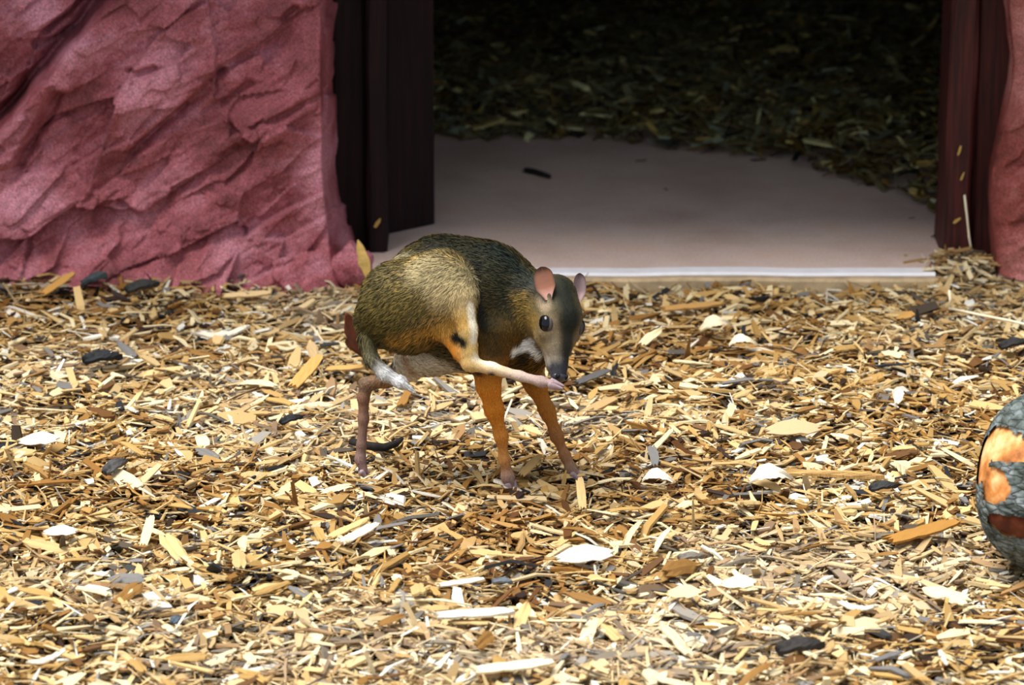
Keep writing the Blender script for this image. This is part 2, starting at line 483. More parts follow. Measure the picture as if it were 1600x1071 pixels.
# ------------------------------------------------------------------ wood chips
PAL = np.array([srgb(*c) for c in [(238, 214, 166), (216, 180, 120), (190, 148, 84), (156, 110, 52), (108, 70, 32), (56, 38, 22), (128, 122, 116), (36, 38, 42), (240, 232, 214)]])
PAL = np.clip(PAL * np.array([.94, 1.01, 1.12]), 0, 1)
PW = np.array([.19, .24, .20, .13, .08, .055, .03, .03, .045]); PW = PW / PW.sum()
def chip_batch(x, y, zoff, L, Wd, Th, yaw, pitch, roll, col, hfun):
    """n chips, 3 stations long, 12 vertices each"""
    n = len(x)
    st = np.array([-.5, 0.0, .5])
    wid = np.stack([RNG.uniform(.25, .9, n), RNG.uniform(.8, 1.1, n), RNG.uniform(.15, .85, n)], 1)
    mid = RNG.uniform(-.18, .18, n)
    sk = RNG.uniform(-.28, .28, (n, 3))
    bend = RNG.normal(0, .06, n)
    V = np.zeros((n, 12, 3)); UV = np.zeros((n, 12, 2))
    for s in range(3):
        lx = (st[s] + (mid if s == 1 else 0)) * L
        for e, sg in enumerate((-1, 1)):
            for t, tz in enumerate((1, -1)):
                k = s * 4 + e * 2 + t
                V[:, k, 0] = lx + RNG.uniform(-.06, .06, n) * L * (t == 0)
                V[:, k, 1] = (sg * wid[:, s] * .5 + sk[:, s] * .5) * Wd
                V[:, k, 2] = tz * Th * .5 + (bend * L if s == 1 else 0)
    base = V.copy()
    off = RNG.uniform(0, 50, (n, 2))
    UV[:, :, 0] = base[:, :, 0] / 0.05 + off[:, :1]; UV[:, :, 1] = base[:, :, 1] / 0.05 + off[:, 1:]
    cy, sy, cp, sp, cr, sr = np.cos(yaw), np.sin(yaw), np.cos(pitch), np.sin(pitch), np.cos(roll), np.sin(roll)
    a, b, c = V[:, :, 0], V[:, :, 1], V[:, :, 2]
    b, c = b * cr[:, None] - c * sr[:, None], b * sr[:, None] + c * cr[:, None]
    a, c = a * cp[:, None] - c * sp[:, None], a * sp[:, None] + c * cp[:, None]
    a, b = a * cy[:, None] - b * sy[:, None], a * sy[:, None] + b * cy[:, None]
    V = np.stack([a + x[:, None], b + y[:, None], c + (hfun(x, y) + zoff)[:, None]], -1)
    f = []
    for s in range(2):
        i = s * 4; j = i + 4
        f += [(i, j, j + 2, i + 2), (i + 1, i + 3, j + 3, j + 1), (i, i + 1, j + 1, j), (i + 2, j + 2, j + 3, i + 3)]
    f += [(0, 2, 3, 1), (8, 9, 11, 10)]
    f = np.array(f)
    F = (f[None] + (np.arange(n) * 12)[:, None, None]).reshape(-1, 4)
    return V.reshape(-1, 3), F, np.repeat(col, 12, 0), UV.reshape(-1, 2)

def chip_params(n, big=1.0):
    kind = RNG.random(n)
    L = np.clip(RNG.lognormal(math.log(.033), .48, n), .010, .085) * big
    Wd = np.clip(RNG.lognormal(math.log(.0072), .48, n), .0015, .020) * big
    thin = kind < .30
    Wd = np.where(thin, RNG.uniform(.0012, .003, n), Wd)
    Th = np.clip(Wd * RNG.uniform(.12, .35, n), .0008, .004)
    return L, np.minimum(Wd, L * .7), Th
def chip_colors(n, x, y, seed):
    ci = RNG.choice(len(PAL), n, p=PW)
    col = PAL[ci] * RNG.uniform(.75, 1.15, (n, 1)) * np.array([1, 1, 1]) 
    tone = fbm(x * 3.3 + 5, y * 3.3, seed, 3)
    k = np.clip((tone - .5) * 3.0, -1, 1)[:, None]
    col = np.where(k > 0, col * (1 - .30 * k) + np.array([.80, .70, .55]) * .30 * k, col * (1 + .35 * k * np.array([.7, 1.0, 1.3])))
    return np.clip(col, 0.01, .95)

rock_front = 1.0
def scatter_yard(n):
    x = RNG.uniform(-1.35, 1.35, n); y = RNG.uniform(-1.15, 1.12, n)
    # thin out where the view does not reach
    keep = (np.abs(x) < .82 + .06 * (y + 1)) | (RNG.random(n) < .45)
    keep &= ~((y > Y0 - .02) & (x > XL - .03) & (x < sx1 - 0.03))
    keep &= ~((y > 0.99) & (x < XL - .05))
    return x[keep], y[keep]
x, y = scatter_yard(105000)
n = len(x)
L, Wd, Th = chip_params(n)
up = RNG.random(n)
zo = up * 0.022 - 0.014
order_big = L * Wd
pitch = RNG.normal(0, .19, n); roll = RNG.normal(0, .36, n)
st_ = RNG.random(n) < .05
pitch = np.where(st_, RNG.normal(0, .55, n), pitch)
V, F, C, UV = chip_batch(x, y, zo, L, Wd, Th, RNG.uniform(0, 6.283, n), pitch, roll, chip_colors(n, x, y, 31), ground_h)
tag(link('wood_chip_mulch', np_mesh('wood_chip_mulch', V, F, M_CHIP, False, C, UV)),
    'thick loose layer of tan wood chips covering the yard', 'wood chips', kind='stuff')

# chips inside the shed, lying on the concrete behind an irregular front line
bl = np.array([G(a, b, SLAB_Z) for a, b in [(560, 214), (680, 216), (940, 218), (1040, 236), (1170, 247), (1290, 272), (1400, 303), (1465, 338), (1500, 372), (1540, 390)]])
n = 52000
x = RNG.uniform(-1.1, 1.5, n); y = RNG.uniform(1.15, 3.5, n)
lim = np.interp(x, bl[:, 0], bl[:, 1]) + .05 * (fbm(x * 12, y * 3, 71, 3) - .5)
dd = y - lim
keep = (dd > 0) & (x > XL - .85) & (x < XR + .85)
keep &= ~((y < YJR + .17) & (x > XR - .012)) & ~((y < 1.46) & (x > XR + .05)) & ~((y < 1.5) & (x < XL + .06))
x, y, dd = x[keep], y[keep], dd[keep]; n = len(x)
def room_h(x, y):
    return SLAB_Z + 0.004 + np.clip(0.30 * np.clip(y - np.interp(x, bl[:, 0], bl[:, 1]), 0, 9), 0, .045) * (.6 + .8 * fbm(x * 5, y * 5, 55, 2))
L, Wd, Th = chip_params(n, 1.15)
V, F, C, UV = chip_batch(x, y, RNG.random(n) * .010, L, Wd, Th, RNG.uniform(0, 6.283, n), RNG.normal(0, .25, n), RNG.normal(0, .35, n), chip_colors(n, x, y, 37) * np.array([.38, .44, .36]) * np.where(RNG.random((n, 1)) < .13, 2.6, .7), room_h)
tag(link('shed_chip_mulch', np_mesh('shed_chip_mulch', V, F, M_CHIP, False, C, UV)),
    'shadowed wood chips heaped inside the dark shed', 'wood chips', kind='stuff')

# single chips -------------------------------------------------------------
def chip_mesh(name, seed, L=1.0, Wd=0.25, Th=0.03, bend=0.05, taper=(.5, 1, 1, .8, .3), jag=.12, ns=9):
    """a split chip: five long fibres side by side, uneven in height and torn at the ends"""
    r = random.Random(seed); nc = 6; V = []; fs = []
    ridge = [r.uniform(-.3, .5) * Th for _ in range(nc)]
    e0 = [r.uniform(0, .13) for _ in range(nc)]; e1 = [r.uniform(0, .13) for _ in range(nc)]
    for side in (1, -1):
        for i in range(ns):
            t = i / (ns - 1)
            w = np.interp(t, np.linspace(0, 1, len(taper)), taper)
            for c in range(nc):
                q = 2 * c / (nc - 1) - 1
                tt = e0[c] + (1 - e0[c] - e1[c]) * t
                rr = random.Random(seed * 31 + i * 7 + c)
                edge = 1 + (rr.uniform(-jag, jag) if abs(q) > .9 else 0)
                V.append(((tt - .5) * L, q * w * Wd * .5 * edge + .02 * Wd * math.sin(t * 6 + seed),
                          bend * L * (1 - (2 * t - 1) ** 2) + side * Th * .5 * (1 if abs(q) < .9 else .6) + ridge[c] + rr.uniform(-.15, .15) * Th))
    n = ns * nc; g = grid_faces(ns, nc)
    fs = [tuple(f) for f in g] + [tuple(f[::-1] + n) for f in g]
    i = np.arange(n).reshape(ns, nc)
    loop = np.concatenate([i[0, :], i[1:, -1], i[-1, -2::-1], i[-2:0:-1, 0]]); nx = np.roll(loop, -1)
    fs += [tuple(f) for f in np.stack([loop, loop + n, nx + n, nx], -1)]
    V = np.array(V)
    return np_mesh(name, V, fs, M_CHIPO, False, None, np.stack([V[:, 0] * 1.2 + seed, V[:, 1] * 1.2], -1))
VAR = []
r_ = random.Random(3)
for i in range(14):
    VAR.append(chip_mesh('wood_chip', 100 + i, 1.0, r_.uniform(.13, .34), r_.uniform(.02, .05), r_.uniform(-.04, .06),
                         [r_.uniform(.15, .9), r_.uniform(.7, 1.1), r_.uniform(.8, 1.1), r_.uniform(.6, 1.1), r_.uniform(.1, .8)]))
def top_z(x, y): return float(ground_h(np.array(x), np.array(y))) + 0.012
def put_chip(me, px, py, length, yaw, pitch, roll, col, label, cat='wood chip', group=None, name='wood_chip', dz=0.0, pos=None):
    o = bpy.data.objects.new(name, me); COL.objects.link(o)
    p = G(px, py, 0.014) if pos is None else np.array(pos)
    z = top_z(p[0], p[1]) if pos is None else p[2]
    o.location = (p[0], p[1], z + dz + abs(math.sin(pitch)) * length * .32)
    o.rotation_mode = 'XYZ'
    o.rotation_euler = (Matrix.Rotation(yaw, 3, 'Z') @ Matrix.Rotation(-pitch, 3, 'Y') @ Matrix.Rotation(roll, 3, 'X')).to_euler()
    o.scale = (length,) * 3
    o.color = (*np.clip(col, 0, 1), 1)
    return tag(o, label, cat, group)

LOOK = [('cream', 0, 'pale cream wood chip lying on top of the mulch'), ('tan', 1, 'tan wood chip lying on top of the mulch'),
        ('honey', 2, 'honey coloured wood chip lying on top of the mulch'), ('brown', 3, 'ochre brown wood chip lying on top of the mulch'),
        ('dark', 4, 'dark brown wood chip lying on top of the mulch'), ('grey', 6, 'weathered grey wood chip lying on top of the mulch')]
LW = [.26, .30, .22, .12, .05, .05]
r_ = random.Random(21)
cnt = 0; used_labels = set()
while cnt < 235:
    py = 470 + (1085 - 470) * (r_.random() ** .62); px = r_.uniform(-10, 1610)
    if px > 1490 and 600 < py < 930: continue
    if 540 < px < 930 and 560 < py < 780 and r_.random() < .6: continue
    nm, ci, lab = r_.choices(LOOK, LW)[0]
    col = PAL[ci] * r_.uniform(.85, 1.12)
    ln = r_.choice([.03, .036, .042, .048, .055, .065]) * r_.uniform(.85, 1.15); yw = r_.uniform(0, math.pi)
    size = 'short' if ln < .038 else ('long' if ln > .052 else 'medium')
    way = 'lying crosswise' if abs(math.cos(yw)) > .86 else ('pointing at the viewer' if abs(math.cos(yw)) < .4 else ('slanting up to the right' if math.cos(yw) * math.sin(yw) > 0 else 'slanting up to the left'))
    row = 'near the doorway' if py < 560 else ('level with the animal' if py < 770 else ('in the foreground' if py < 930 else 'at the bottom'))
    colm = 'far left' if px < 280 else ('left' if px < 560 else ('centre' if px < 940 else ('right' if px < 1270 else 'far right')))
    lb = size + ' ' + lab.split(' wood chip')[0] + ' wood chip ' + way + ', ' + colm + ' ' + row
    if lb in used_labels: continue
    used_labels.add(lb)
    put_chip(r_.choice(VAR), px, py, ln, yw, r_.gauss(0, .15), r_.gauss(0, .3), col,
             lb,
             group=nm + ' wood chips on top of the mulch', dz=-.002)
    cnt += 1

CREAM, WHITEC, TAN, DARKC, GREYC, BLACKC, BROWNC = PAL[0], srgb(236, 228, 212), PAL[1], srgb(50, 42, 36), srgb(120, 118, 118), srgb(34, 36, 40), PAL[3]
D = math.radians
wide = chip_mesh('wood_chip', 301, 1, .42, .03, .03, (.3, .9, 1, .9, .4))
slab_c = chip_mesh('wood_chip', 302, 1, .22, .05, .0, (.8, 1, 1, 1, .9), .05)
curl = chip_mesh('wood_shaving', 303, 1, .40, .02, .30, (.2, .9, 1, .7, .2), .2, 13)
stick = chip_mesh('stick', 304, 1, .05, .04, .02, (.7, 1, .9, 1, .6), .15, 11)
bone = chip_mesh('wood_splinter', 305, 1, .14, .05, -.10, (.5, .8, 1, .8, .9), .2, 13)
bark = chip_mesh('bark_piece', 306, 1, .40, .14, .06, (.5, .9, 1, .8, .5), .2, 9)
SP = [  # mesh, px, py, length, yaw, pitch, roll, colour, label, cat, name
    (bone, 345, 502, .095, D(8), .05, .1, WHITEC, 'white curved wood splinter on the mulch in front of the big rock', 'splinter', 'wood_splinter'),
    (wide, 62, 688, .065, D(-15), .15, .35, WHITEC, 'broad white wood chip near the left picture edge', 'wood chip', 'wood_chip'),
    (slab_c, 478, 582, .085, D(62), .35, .3, srgb(206, 160, 92), 'long flat honey chip propped upright left of the hind leg', 'wood chip', 'wood_chip'),
    (wide, 488, 540, .05, D(100), .5, .5, srgb(228, 196, 146), 'pointed pale chip standing on edge left of the tail', 'wood chip', 'wood_chip'),
    (slab_c, 538, 562, .07, D(-28), .2, .35, srgb(205, 165, 100), 'thick tan chip leaning below the dried leaf', 'wood chip', 'wood_chip'),
    (curl, 1118, 512, .055, D(15), .1, .5, srgb(240, 222, 190), 'pale curled wood shaving right of the animal, duller of a pair', 'wood shaving', 'wood_shaving'),
    (curl, 1160, 534, .045, D(-10), .15, .4, srgb(255, 244, 215), 'bright cream curled shaving right of the animal', 'wood shaving', 'wood_shaving'),
    (curl, 1204, 754, .065, D(5), .05, .5, WHITEC, 'white curled shaving in the mulch left of the log', 'wood shaving', 'wood_shaving'),
    (curl, 1028, 756, .05, D(-20), .1, .4, srgb(255, 250, 232), 'white curled shaving right of the front hooves', 'wood shaving', 'wood_shaving'),
    (wide, 915, 874, .080, D(6), .08, .3, WHITEC, 'broad white wood chip in the foreground below the front hooves', 'wood chip', 'wood_chip'),
    (bone, 1340, 940, .06, D(-35), .1, .3, WHITEC, 'white splintered chip lying below the log', 'splinter', 'wood_splinter'),
    (wide, 1155, 912, .055, D(-32), .2, .4, srgb(255, 240, 200), 'broad cream chip tilted in the right foreground', 'wood chip', 'wood_chip'),
    (wide, 1070, 922, .055, D(-35), .2, .4, srgb(244, 220, 160), 'yellowish cream broad chip in the centre right foreground', 'wood chip', 'wood_chip'),
    (wide, 1404, 620, .032, D(70), .5, .3, WHITEC, 'small bright white chip standing up left of the log', 'wood chip', 'wood_chip'),
    (wide, 1240, 684, .085, D(3), .05, .25, srgb(206, 176, 136), 'broad rounded pinkish tan chip right of the front legs', 'wood chip', 'wood_chip'),
    (slab_c, 740, 968, .10, D(4), .05, .2, WHITEC, 'long white split chip in the bottom centre foreground', 'wood chip', 'wood_chip'),
    (slab_c, 720, 912, .06, D(10), .1, .2, srgb(250, 238, 220), 'short whitish chip above the long white split chip', 'wood chip', 'wood_chip'),
    (slab_c, 800, 1052, .10, D(12), .05, .2, srgb(255, 240, 205), 'long cream chip at the bottom edge of the picture', 'wood chip', 'wood_chip'),
    (slab_c, 560, 848, .07, D(48), .15, .25, srgb(250, 232, 205), 'straight pale chip slanting below the hind hoof', 'wood chip', 'wood_chip'),
    (slab_c, 230, 828, .055, D(82), .5, .2, srgb(250, 225, 175), 'cream chip standing upright in the left foreground', 'wood chip', 'wood_chip'),
    (wide, 95, 828, .05, D(-10), .1, .3, WHITEC, 'ragged white chip in the left foreground', 'wood chip', 'wood_chip'),
    (bone, 72, 1010, .06, D(35), .1, .2, WHITEC, 'bent white splinter in the bottom left corner', 'splinter', 'wood_splinter'),
    (slab_c, 1440, 836, .11, D(28), .1, .25, srgb(176, 128, 62), 'long brown chip pointing at the log', 'wood chip', 'wood_chip'),
    (stick, 1290, 745, .16, D(-8), .02, 0, srgb(196, 158, 100), 'thin tan stick lying left of the log', 'stick', 'stick'),
    (slab_c, 908, 776, .05, D(98), .75, .2, srgb(222, 188, 132), 'pale chip standing on end beside the far front hoof', 'wood chip', 'wood_chip'),
    (slab_c, 828, 735, .055, D(60), .3, .3, srgb(196, 160, 104), 'flat tan chip leaning between the two front hooves', 'wood chip', 'wood_chip'),
    (slab_c, 925, 582, .065, D(38), .15, .3, GREYC * .55, 'dark grey weathered chip just right of the muzzle', 'wood chip', 'wood_chip'),
    (bark, 148, 444, .055, D(-30), .45, .3, srgb(66, 76, 80), 'dark blue grey bark lump against the foot of the big rock', 'bark', 'bark_piece'),
    (bark, 222, 457, .055, D(18), .15, .2, srgb(52, 52, 50), 'blackish bark piece lying right of the blue grey bark lump', 'bark', 'bark_piece'),
    (slab_c, 450, 430, .07, D(14), .2, .4, srgb(214, 176, 112), 'large tan chip lying against the foot of the big rock', 'wood chip', 'wood_chip'),
    (slab_c, 90, 452, .07, D(45), .35, .3, srgb(200, 150, 80), 'honey chip leaning at the left foot of the big rock', 'wood chip', 'wood_chip'),
    (slab_c, 385, 462, .08, D(-4), .1, .3, srgb(226, 196, 146), 'long pale chip lying just in front of the big rock', 'wood chip', 'wood_chip'),
    (bark, 455, 658, .035, D(20), .2, .2, BLACKC, 'small black bark lump left of the standing hind leg', 'bark', 'bark_piece'),
    (bark, 160, 560, .06, D(10), .1, .2, BLACKC, 'long black bark piece in the left middle of the mulch', 'bark', 'bark_piece'),
    (bark, 180, 740, .045, D(50), .2, .2, srgb(84, 82, 84), 'dark grey bark piece in the left mulch', 'bark', 'bark_piece'),
    (bark, 785, 906, .028, D(-10), .05, .1, srgb(106, 112, 120), 'small blue grey bark flake in the centre foreground', 'bark', 'bark_piece'),
    (bark, 275, 965, .026, D(70), .05, .1, srgb(92, 104, 118), 'small blue grey bark flake in the left foreground', 'bark', 'bark_piece'),
    (bark, 1080, 866, .035, D(10), .05, .1, srgb(124, 116, 108), 'grey bark flake in the right foreground', 'bark', 'bark_piece'),
    (bark, 1250, 1015, .06, D(10), .1, .1, srgb(52, 48, 46), 'dark bark piece half buried in the bottom right', 'bark', 'bark_piece'),
    (bark, 1380, 770, .04, D(10), .1, .2, srgb(56, 56, 56), 'dark bark piece in the mulch just left of the log', 'bark', 'bark_piece'),
    (bark, 1583, 548, .045, D(8), .2, .2, srgb(46, 44, 44), 'dark bark piece at the right edge above the log', 'bark', 'bark_piece'),
    (wide, 1415, 510, .05, D(-60), .3, .4, srgb(196, 150, 84), 'honey chip leaning below the right doorpost', 'wood chip', 'wood_chip'),
    (slab_c, 1080, 478, .10, D(12), .05, .2, srgb(190, 146, 88), 'long brownish chip in front of the sill', 'wood chip', 'wood_chip'),
]
for me_, px, py, ln, yw, pt, rl, col, lab, cat, nm in SP:
    put_chip(me_, px, py, ln, yw, pt, rl, col, lab, cat, None, nm, 0.006)

# ------------------------------------------------------------------ tubes: straw, black twig
def tube(name, pts, rad, mat, nseg=7, parent=None):
    pts = [np.array(p, float) for p in pts]
    V = []; fs = []
    for i, p in enumerate(pts):
        t = pts[min(i + 1, len(pts) - 1)] - pts[max(i - 1, 0)]; t /= np.linalg.norm(t)
        a = np.cross(t, [0, .3, 1]); a /= np.linalg.norm(a); b = np.cross(t, a)
        r = rad[i] if hasattr(rad, '__len__') else rad
        for k in range(nseg):
            an = 2 * math.pi * k / nseg
            V.append(p + r * (math.cos(an) * a + math.sin(an) * b))
    for i in range(len(pts) - 1):
        for k in range(nseg):
            fs.append((i * nseg + k, (i + 1) * nseg + k, (i + 1) * nseg + (k + 1) % nseg, i * nseg + (k + 1) % nseg))
    m = bpy.data.meshes.new(name)
    m.from_pydata([tuple(v) for v in V], [], fs + [tuple(range(nseg)), tuple(range((len(pts)) * nseg - 1, (len(pts) - 1) * nseg - 1, -1))])
    m.materials.append(mat)
    for p in m.polygons: p.use_smooth = True
    m.update(); return link(name, m, parent)
M_STRAW = mat_plain('pale_straw', T(240, 226, 196), 0.6, 0.3, .1, 60)
M_TWIG = mat_plain('black_twig_bark', T(40, 36, 34), 0.9, 0.2, .5, 90, .6)
a, b, c = G(1482, 455, .055), G(1483, 482, .03), G(1640, 516, .035)
a = b + np.array([0.0, 0.005, .027])
tag(tube('straw', [a, (a + b) / 2 + [.001, 0, 0], b, b * .7 + c * .3, b * .4 + c * .6 + [0, 0, .001], c], .0021, M_STRAW), 'bent white straw on the mulch below the right doorpost', 'straw')
pts = [G(px, py, .022) for px, py in [(548, 690), (575, 697), (600, 700), (618, 694), (628, 686)]]
tag(tube('twig', pts, [.005, .006, .006, .005, .003], M_TWIG), 'curved black twig behind the standing hind leg', 'twig')
pts = [G(px, py, SLAB_Z + .004) for px, py in [(820, 266), (832, 268), (846, 272), (859, 276)]]
tag(tube('twig', pts, [.005, .0055, .005, .004], M_TWIG), 'short dark twig lying on the concrete doorway floor', 'twig')
pts = [G(px, py, .03) for px, py in [(790, 650), (798, 628), (806, 606)]]
tag(tube('straw', [G(783, 668, .02), G(792, 645, .03), G(800, 625, .04)], .0016, M_STRAW), 'thin pale straw between the front legs', 'straw')
tag(tube('straw', [G(655, 577, .03), G(668, 592, .028), G(682, 604, .02)], .0022, M_STRAW), 'short pale straw under the belly', 'straw')
for i, (px, py, yw, ln, col, lab) in enumerate([
    (1185, 251, .2, .03, DARKC, 'dark chip at the edge of the shed mulch on the concrete'),
    (1040, 297, 2, .016, BROWNC * .6, 'small brown crumb in the middle of the concrete floor'),
    (1002, 252, .4, .022, BROWNC * .8, 'small brown chip on the concrete near the shed mulch'),
    (1460, 370, 1, .022, DARKC, 'dark crumb on the concrete beside the right doorpost'),
    (1425, 342, .3, .012, DARKC, 'tiny dark crumb on the concrete near the right doorpost')]):
    p = G(px, py, SLAB_Z)
    put_chip(VAR[i], 0, 0, ln, yw, 0, 0, col, lab, pos=(p[0], p[1], SLAB_Z + .0015))
# chips caught on the posts
for i, (px, py, yv, ln, pt, lab) in enumerate([
    (1499, 236, YJR - .004, .018, 1.3, 'small yellowish chip stuck high on the right doorpost'),
    (1504, 275, YJR - .004, .016, 1.2, 'small yellowish chip stuck halfway up the right doorpost'),
    (1495, 343, YJR - .004, .016, .6, 'small yellowish chip stuck low on the right doorpost'),
    (590, 348, YJL - .004, .020, 1.0, 'small ochre chip caught at the foot of the left doorpost')]):
    put_chip(VAR[i + 3], 0, 0, ln, 0.1, pt, 1.45, srgb(196, 160, 84), lab, pos=P(px, py, yv) - np.array([0, 0, ln * .3]))
tag(tube('straw', [P(1507, 305, YJR - .003), P(1511, 340, YJR - .005), P(1514, 370, YJR - .010), P(1519, 398, YJR - .018)], .0018, M_STRAW), 'thin straw leaning against the right doorpost', 'straw')

# ------------------------------------------------------------------ leaves
def leaf(name, a, b, width, nrm, mat, label, curl_=.25, seed=0):
    a, b, nrm = np.array(a), np.array(b), np.array(nrm, float)
    ax = b - a; Ln = np.linalg.norm(ax); ax /= Ln
    sd_ = np.cross(nrm, ax); sd_ /= np.linalg.norm(sd_); nn = np.cross(ax, sd_)
    nu, nv = 14, 7; V = []
    for i in range(nu):
        t = i / (nu - 1)
        w = width * .5 * (math.sin(math.pi * min(1, t * .96 + .03)) ** .8) * (1 + .1 * math.sin(t * 17 + seed))
        for j in range(nv):
            s = 2 * j / (nv - 1) - 1
            V.append(a + ax * Ln * t + sd_ * w * s + nn * (curl_ * w * s * s + .03 * Ln * math.sin(t * 5)))
    me = np_mesh(name, V, grid_faces(nu, nv), mat, True)
    o = link(name, me)
    md = o.modifiers.new('thick', 'SOLIDIFY'); md.thickness = .0008
    return tag(o, label, 'leaf')
M_LEAFY = mat_plain('dry_yellow_leaf', T(196, 160, 88), .6, .3, .3, 80)
M_LEAFR = mat_plain('dry_russet_leaf', T(84, 38, 18), .6, .3, .4, 80)
leaf('dry_leaf', P(578, 440, .90), P(559, 375, .915), .017, (0, -1, .2), M_LEAFY, 'narrow dry yellow leaf standing against the stone lump')
leaf('dry_leaf', G(572, 560, .02), P(541, 490, .50), .030, (.2, -1, .2), M_LEAFR, 'crumpled russet dry leaf behind the rump', .5, 2)
leaf('dry_leaf', G(545, 545, .01), P(566, 512, .52), .020, (-.3, -1, .1), M_LEAFR, 'small russet leaf scrap pressed against the rump', .5, 4)

# ------------------------------------------------------------------ the log
def build_log():
    R = 0.110
    cpt = G(1634, 908, 0.0)
    base = np.array([cpt[0], cpt[1] + 0.05, 0.0])
    ax = np.array([0.96, -0.28, 0.0]); ax /= np.linalg.norm(ax)
    sd_ = np.array([-ax[1], ax[0], 0]); upv = np.array([0, 0, 1.0])
    c0 = base + upv * (R + .002)
    root = tag(empty('log', base), 'grey barked log with a peeled orange end at the right edge', 'log')
    nu, nv = 190, 240
    def shell(rad_off, disp):
        V = np.zeros((nu, nv, 3)); S = np.zeros((nu, nv)); A = np.zeros((nu, nv))
        for i in range(nu):
            # first part of the rows runs round the blunt rounded end
            if i < 40:
                t = i / 39.0; ang = t * math.pi / 2
                xx = -R * .75 * math.cos(ang); rr = R * math.sin(ang) ** .8
            else:
                xx = (i - 39) / (nu - 40) * 0.55; rr = R
            th = np.linspace(0, 2 * math.pi, nv)
            irr = 1 + .05 * np.cos(th * 2 + .6) + .03 * np.cos(th * 3 + xx * 4)
            rr_ = (rr * irr) + disp(xx, th) * min(1, rr / R * 1.5) + rad_off * min(1.0, rr / R + .2)
            V[i] = c0 + ax * (xx - (rad_off if i < 40 else 0) * .5) + np.cos(th)[:, None] * rr_[:, None] * upv + np.sin(th)[:, None] * rr_[:, None] * sd_
            S[i] = xx; A[i] = th
        return V, S, A
    def bark_d(xx, th):
        a = th * R / 0.011; b = np.full_like(th, xx / 0.024)
        a2 = a + 1.2 * (fbm(a * .3, b * .6, 5, 2) - .5)
        ix, iy = np.floor(a2), np.floor(b)
        best = np.full(th.shape, 9.); sec = np.full(th.shape, 9.)
        nper = 2 * math.pi * R / 0.016
        for dx in (-1, 0, 1):
            for dy in (-1, 0, 1):
                cx, cy = ix + dx, iy + dy
                d = np.hypot(a2 - cx - .15 - .7 * hash2(cx, cy, 3), b - cy - .15 - .7 * hash2(cx, cy, 4))
                sec = np.where(d < best, best, np.minimum(sec, d)); best = np.minimum(best, d)
        g = np.clip((sec - best) / .28, 0, 1)
        return .0038 * (g - 1) + .003 * (fbm(a * .8, b * 2, 9, 3) - .5)
    V, S, A = shell(0.0, bark_d)
    Fq = grid_faces(nu, nv, True)
    # where the bark is peeled away: patches around the end, facing the viewer and up
    fc = V.reshape(-1, 3)[Fq].mean(1)
    fs_, fa = S.reshape(-1)[Fq].mean(1), A.reshape(-1)[Fq]
    wob = .016 * (fbm(fc[:, 0] * 60, fc[:, 2] * 60 + fc[:, 1] * 40, 4, 3) - .5) * 2
    p1 = fc - P(1540, 690, fc[:, 1].min() + .03)
    def near(px, py, rx, rz):
        # patch centres on the log surface, found along the view ray
        tree_pts = fc; d = ray(px, py); rel = tree_pts - CAM
        tt = rel @ d; dist = np.linalg.norm(rel - tt[:, None] * d, axis=1)
        k = np.where(dist < .012)[0]; k = k[np.argmin(tt[k])] if len(k) else np.argmin(dist)
        q = tree_pts - tree_pts[k]
        return np.sqrt((np.hypot(q[:, 0], q[:, 1]) / rx) ** 2 + (q[:, 2] / rz) ** 2) + wob * 18
    peel = (near(1552, 688, .044, .020) < 1) | (near(1536, 760, .026, .024) < 1) | (near(1519, 712, .026, .034) < 1)
    dark = (near(1585, 838, .045, .014) < 1)
    M_BARK = NT('grey_log_bark')
    v = M_BARK.coord(); g = M_BARK.noise(v, 45, 5)
    col = M_BARK.ramp(g, [(0.3, T(50, 54, 50)), (0.5, T(98, 106, 102)), (0.72, T(150, 158, 162))])
    vo = M_BARK.node('ShaderNodeTexVoronoi', Scale=80.0); vo.feature = 'DISTANCE_TO_EDGE'
    mp = M_BARK.n.new('ShaderNodeMapping'); mp.inputs['Scale'].default_value = (.40, .8, 1.5)
    M_BARK.l(v, mp.inputs['Vector']); M_BARK.l(mp.outputs['Vector'], vo.inputs['Vector'])
    ck = M_BARK.ramp(vo.outputs['Distance'], [(0.0, (.45, .45, .42)), (.08, (.85, .85, .85)), (.3, (1, 1, 1))])
    col = M_BARK.mix(col, ck)
    M_BARK.bump(ck, .8, .004)
    M_BARK = M_BARK.base(col, .85, .2)
    link('bark', np_mesh('bark', V.reshape(-1, 3), Fq[~(peel | dark)], M_BARK, True), root)
    Vi, _, _ = shell(-0.0030, lambda xx, th: .002 * (fbm(th * 9, th * 0 + xx * 40, 16, 2) - .5))
    ib = link('inner_bark', np_mesh('inner_bark', Vi.reshape(-1, 3), Fq[dark], mat_plain('reddish_inner_bark', T(92, 44, 26), .8, .2, .4, 60, .5), True), root)
    ib['label'] = 'dark reddish inner bark low on the log'
    Vw, _, _ = shell(-0.0050, lambda xx, th: .002 * (fbm(th * 6, th * 0 + xx * 30, 6, 2) - .5))
    n = NT('peeled_orange_wood'); v = n.coord(); g = n.noise(v, 26, 5)
    col = n.ramp(g, [(0.32, T(120, 62, 26)), (0.5, T(214, 138, 72)), (0.68, T(246, 204, 146))])
    n.bump(n.noise(v, 120, 3), .4, .002)
    w = link('bare_wood', np_mesh('bare_wood', Vw.reshape(-1, 3), Fq, n.base(col, .6, .3), True), root)
    w['label'] = 'peeled orange wood showing at the end'
build_log()

